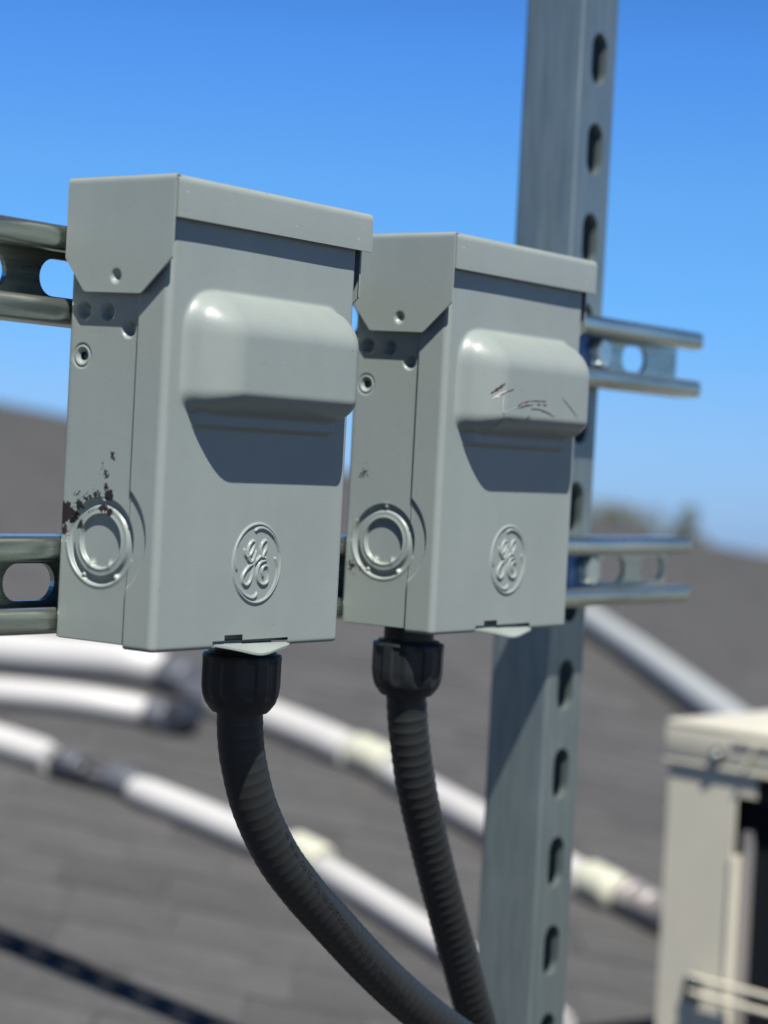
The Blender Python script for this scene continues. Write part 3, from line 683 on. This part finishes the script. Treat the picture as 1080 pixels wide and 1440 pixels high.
# ribbed gusset of the lid, screws, guard wires
bm = bmesh.new(); extrude_poly(bm, [(88, -9.5, -36), (92, -9.5, -36), (104, -9.5, -12), (100, -9.5, -12)], (0, 5.5, 0)); add_box(bm, 74, 130, -6, -4.1, -14, -11, bev=.4)
make('lid_rib', from_bm('lid_rib', bm), M_cream, ac)
def disc_screw(x, y, z, r, nm='screw'):
    bm = bmesh.new(); bmesh.ops.create_cone(bm, segments=18, radius1=r, radius2=r * .75, depth=5, cap_ends=True)
    for v in bm.verts: v.co = Vector((v.co.x + x, v.co.z * -1 + y, v.co.y + z))
    bmesh.ops.translate(bm, verts=bm.verts[:], vec=(0, 0, 0)); s = make(nm, from_bm(nm, bm), M_screw, ac, smooth=True, auto=40)
    s2 = bmesh.new(); bmesh.ops.create_uvsphere(s2, u_segments=12, v_segments=6, radius=r * .5)
    for v in s2.verts: v.co = Vector((v.co.x + x, v.co.y * .5 + y - 3, v.co.z + z))
    make('screw_socket', from_bm('screw_socket', s2), M_bolt, s, smooth=True)
disc_screw(58, -6, -27, 8)
for zz in (-234, -249):
    pth = np.array([(44 + k * 4.0, -9 - 4 * min(1, k / 3) , zz) for k in range(70)])
    make('guard_wire', sweep_tube('guard_wire', pth, lambda i, th: 2.8, 8, ref=(0, 0, 1)), M_cream, ac, smooth=True, auto=60)
disc_screw(44, -4, -241, 8.5)
make('guard_clip', box_mesh('guard_clip', 33, 52, -3, -.3, -260, -238, bev=.8), M_screw, ac)
bm = bmesh.new()
for k in range(9): add_box(bm, 140 + k * 21, 144 + k * 21, -11, -8, base_z + 10, -250)
make('guard_bars', from_bm('guard_bars', bm), M_cream, ac)

# ------------------------------------------------------------------ white pipes on the roof
def pipe_thing(label, runs, group, name='white_pipe', cat='pipe'):
    """runs: list of (partname, [(px,py),...], width_px, material); points on the roof under each run"""
    first = runs[0][1][0]; base = roofpt(*first); t = thing(name, label, cat, tuple(base), group)
    for nm, pts, w, m_ in runs:
        P = []
        rr = None
        for (u, v) in pts:
            g = roofpt(u, v); d = dep(g); r_ = w * .45 * d / FPX; rr = r_ if rr is None else (rr + r_) / 2
        for (u, v) in pts: P.append(roofpt(u, v, 0) - PN * rr * 1.0 - base)
        if len(P) == 2: path = np.linspace(P[0], P[1], 12)
        else: path = catmull(P, 25)
        n_ = len(path)
        def rf(i, th, rr=rr, n_=n_): e = min(i, n_ - 1 - i); return rr * (.86 if e == 0 else 1.0)
        make(nm, sweep_tube(nm, path, rf, 20, ref=tuple(-PN)), m_, t, smooth=True, auto=60)
    return t
# pixel rows are where the pipe's underside touches the shingles
pipe_thing('white pipe run highest on the roof, passing under both boxes to the post', [
    ('pipe', [(-260, 930), (-100, 938), (60, 950), (160, 958), (228, 970)], 66, M_white), ('band', [(226, 972), (262, 984)], 60, M_tape2), ('coupling', [(262, 990), (300, 1012)], 46, M_tape2),
    ('coupling', [(296, 1008), (345, 1022)], 56, M_ivory), ('pipe', [(345, 1022), (420, 1052), (498, 1086)], 56, M_white), ('coupling', [(494, 1080), (545, 1104)], 58, M_ivory),
    ('pipe', [(545, 1108), (620, 1150), (690, 1190), (760, 1232), (822, 1268)], 56, M_white), ('coupling', [(820, 1262), (862, 1284)], 62, M_ivory),
    ('coupling', [(874, 1284), (888, 1292)], 58, M_alu), ('coupling', [(900, 1290), (915, 1298)], 50, M_alu), ('pipe', [(862, 1284), (1010, 1360), (1160, 1440)], 30, M_tape)], 'white pipes lying on the shingles')
pipe_thing('white pipe just below the highest run, ending in a dark coupling at left', [
    ('pipe', [(-260, 985), (-60, 992), (90, 1004), (205, 1022)], 48, M_white), ('band', [(203, 1024), (232, 1032)], 50, M_tape2), ('coupling', [(230, 1034), (262, 1030)], 52, M_tape)], 'white pipes lying on the shingles')
pipe_thing('white pipe lowest on the roof, with dark bands at left and an ivory coupling', [
    ('pipe', [(-260, 1040), (-60, 1052), (40, 1078), (72, 1092)], 50, M_white), ('band', [(72, 1094), (118, 1108)], 44, M_tape), ('band', [(84, 1096), (108, 1104)], 50, M_tape2), ('band', [(118, 1108), (150, 1116)], 36, M_tape),
    ('coupling', [(150, 1114), (186, 1128)], 50, M_tape2), ('pipe', [(186, 1132), (260, 1162), (340, 1196), (412, 1226)], 52, M_white),
    ('coupling', [(408, 1216), (450, 1238)], 56, M_ivory), ('pipe', [(450, 1242), (530, 1292), (610, 1345), (720, 1420), (800, 1480)], 54, M_white)], 'white pipes lying on the shingles')
pipe_thing('pale blue grey pipe running down behind the post towards the condenser unit', [
    ('pipe', [(700, 790), (820, 884), (900, 942), (1000, 1020), (1100, 1100)], 52, M_pale)], None, name='vent_pipe')

# ------------------------------------------------------------------ ground and trees far below the roof
M_gr, n, b = mat('dry_ground'); tc = N(n, 'ShaderNodeTexCoord').outputs['Object']
n.links.new(mixc(n, noise(n, tc, .01, 6, .6), (0.10, 0.10, 0.075), (0.20, 0.18, 0.14)), b.inputs['Base Color']); b.inputs['Roughness'].default_value = 1
me = bpy.data.meshes.new('ground'); me.from_pydata([(-6000, -6000, 0), (6000, -6000, 0), (6000, 6000, 0), (-6000, 6000, 0)], [], [(0, 1, 2, 3)])
g = bpy.data.objects.new('ground', me); col.objects.link(g); me.materials.append(M_gr); tag(g, 'flat dry ground far below the roof', None, kind='structure')
# storey under the roof so that it stands on the ground
Rw = T.to_3x3()
def to_world(P): return T @ (Vector([float(c) for c in P]) * MM)
bm = bmesh.new(); cs = [to_world(v) for v in (roofV[0], roofV[1], roofV[5], roofV[4])]; zt = min(c.z for c in cs) - .4
cen = sum(cs, Vector()) / 4; lo = []; hi = []
for c in cs:
    p = cen + (c - cen) * .93; lo.append(bm.verts.new((p.x, p.y, -.1))); hi.append(bm.verts.new((p.x, p.y, zt)))
for i in range(4): bm.faces.new((lo[i], lo[(i + 1) % 4], hi[(i + 1) % 4], hi[i]))
bm.faces.new(hi); me = from_bm('house', bm, 1.0); hs = bpy.data.objects.new('house_walls', me); col.objects.link(hs); me.materials.append(plain('stucco', (.5, .46, .4), .9)); tag(hs, 'stucco walls of the house under the shingle roof', 'house')
M_leaf = plain('leaves', (0.085, 0.10, 0.085), 0.7, var=.3, scale=3); M_bark = plain('bark', (0.10, 0.08, 0.06), 0.9)  # leaf colour greyed to stand in for distance haze; no haze is built
cw = np.array(to_world(Cc))
def tree(px, ptop, dist, rw, lab, seed):
    rn = random.Random(seed); q = np.array(Rw @ Vector([float(c) for c in raydir(px, ptop)])); q /= np.linalg.norm(q[:2]); top = cw + q * dist
    t = bpy.data.objects.new('tree', None); col.objects.link(t); t.location = (top[0], top[1], 0); tag(t, lab, 'tree', 'trees beyond the ridge')
    Ht = top[2]; V, F = [], []; segs = []
    trunk = [(0, 0, 0, .28), (.1, .05, Ht * .3, .2), (-.05, .1, Ht * .6, .14), (0, 0, Ht * .9, .05)]; segs.append(trunk)
    for k in range(9):
        a = rn.uniform(0, 6.28); z0 = Ht * rn.uniform(.35, .7); L = rw * rn.uniform(.5, .85); segs.append([(0, 0, z0, .09), (L * .5 * math.cos(a), L * .5 * math.sin(a), z0 + L * .4, .06), (L * math.cos(a), L * math.sin(a), z0 + L * .9, .02)])
    for sg in segs:
        prev = None
        for (x, y, z, r) in sg:
            k0 = len(V); V += [(x + r * math.cos(i * 1.047), y + r * math.sin(i * 1.047), z) for i in range(6)]
            if prev is not None: F += [(prev + i, prev + (i + 1) % 6, k0 + (i + 1) % 6, k0 + i) for i in range(6)]
            prev = k0
    me = bpy.data.meshes.new('trunk'); me.from_pydata(V, [], F); o = bpy.data.objects.new('trunk', me); col.objects.link(o); me.materials.append(M_bark); o.parent = t
    V, F = [], []; cl = [(rn.gauss(0, .42) * rw, rn.gauss(0, .42) * rw, Ht * rn.uniform(.42, .93), rw * rn.uniform(.25, .45)) for _ in range(26)] + [(0, 0, Ht - rw * .32, rw * .32)]
    for _ in range(5200):
        cx, cy, cz_, r = rn.choice(cl); d = Vector((rn.gauss(0, 1), rn.gauss(0, 1), rn.gauss(0, 1))).normalized() * r * rn.uniform(.6, 1.0); c = Vector((cx, cy, cz_)) + d
        a = Vector((rn.gauss(0, 1), rn.gauss(0, 1), rn.gauss(0, 1))).normalized(); b_ = a.orthogonal().normalized(); s = rn.uniform(.05, .11); k0 = len(V)
        V += [c + a * s, c + b_ * s * .6, c - a * s, c - b_ * s * .6]; F.append((k0, k0 + 1, k0 + 2, k0 + 3))
    me = bpy.data.meshes.new('crown'); me.from_pydata(V, [], F); o = bpy.data.objects.new('crown', me); col.objects.link(o); me.materials.append(M_leaf); o.parent = t
tree(858, 700, 70, 1.7, 'broad tree crown beyond the ridge, just right of the post', 5)
tree(970, 708, 70, 0.95, 'slim tree crown beyond the ridge, above the right end of the lower rail', 8)
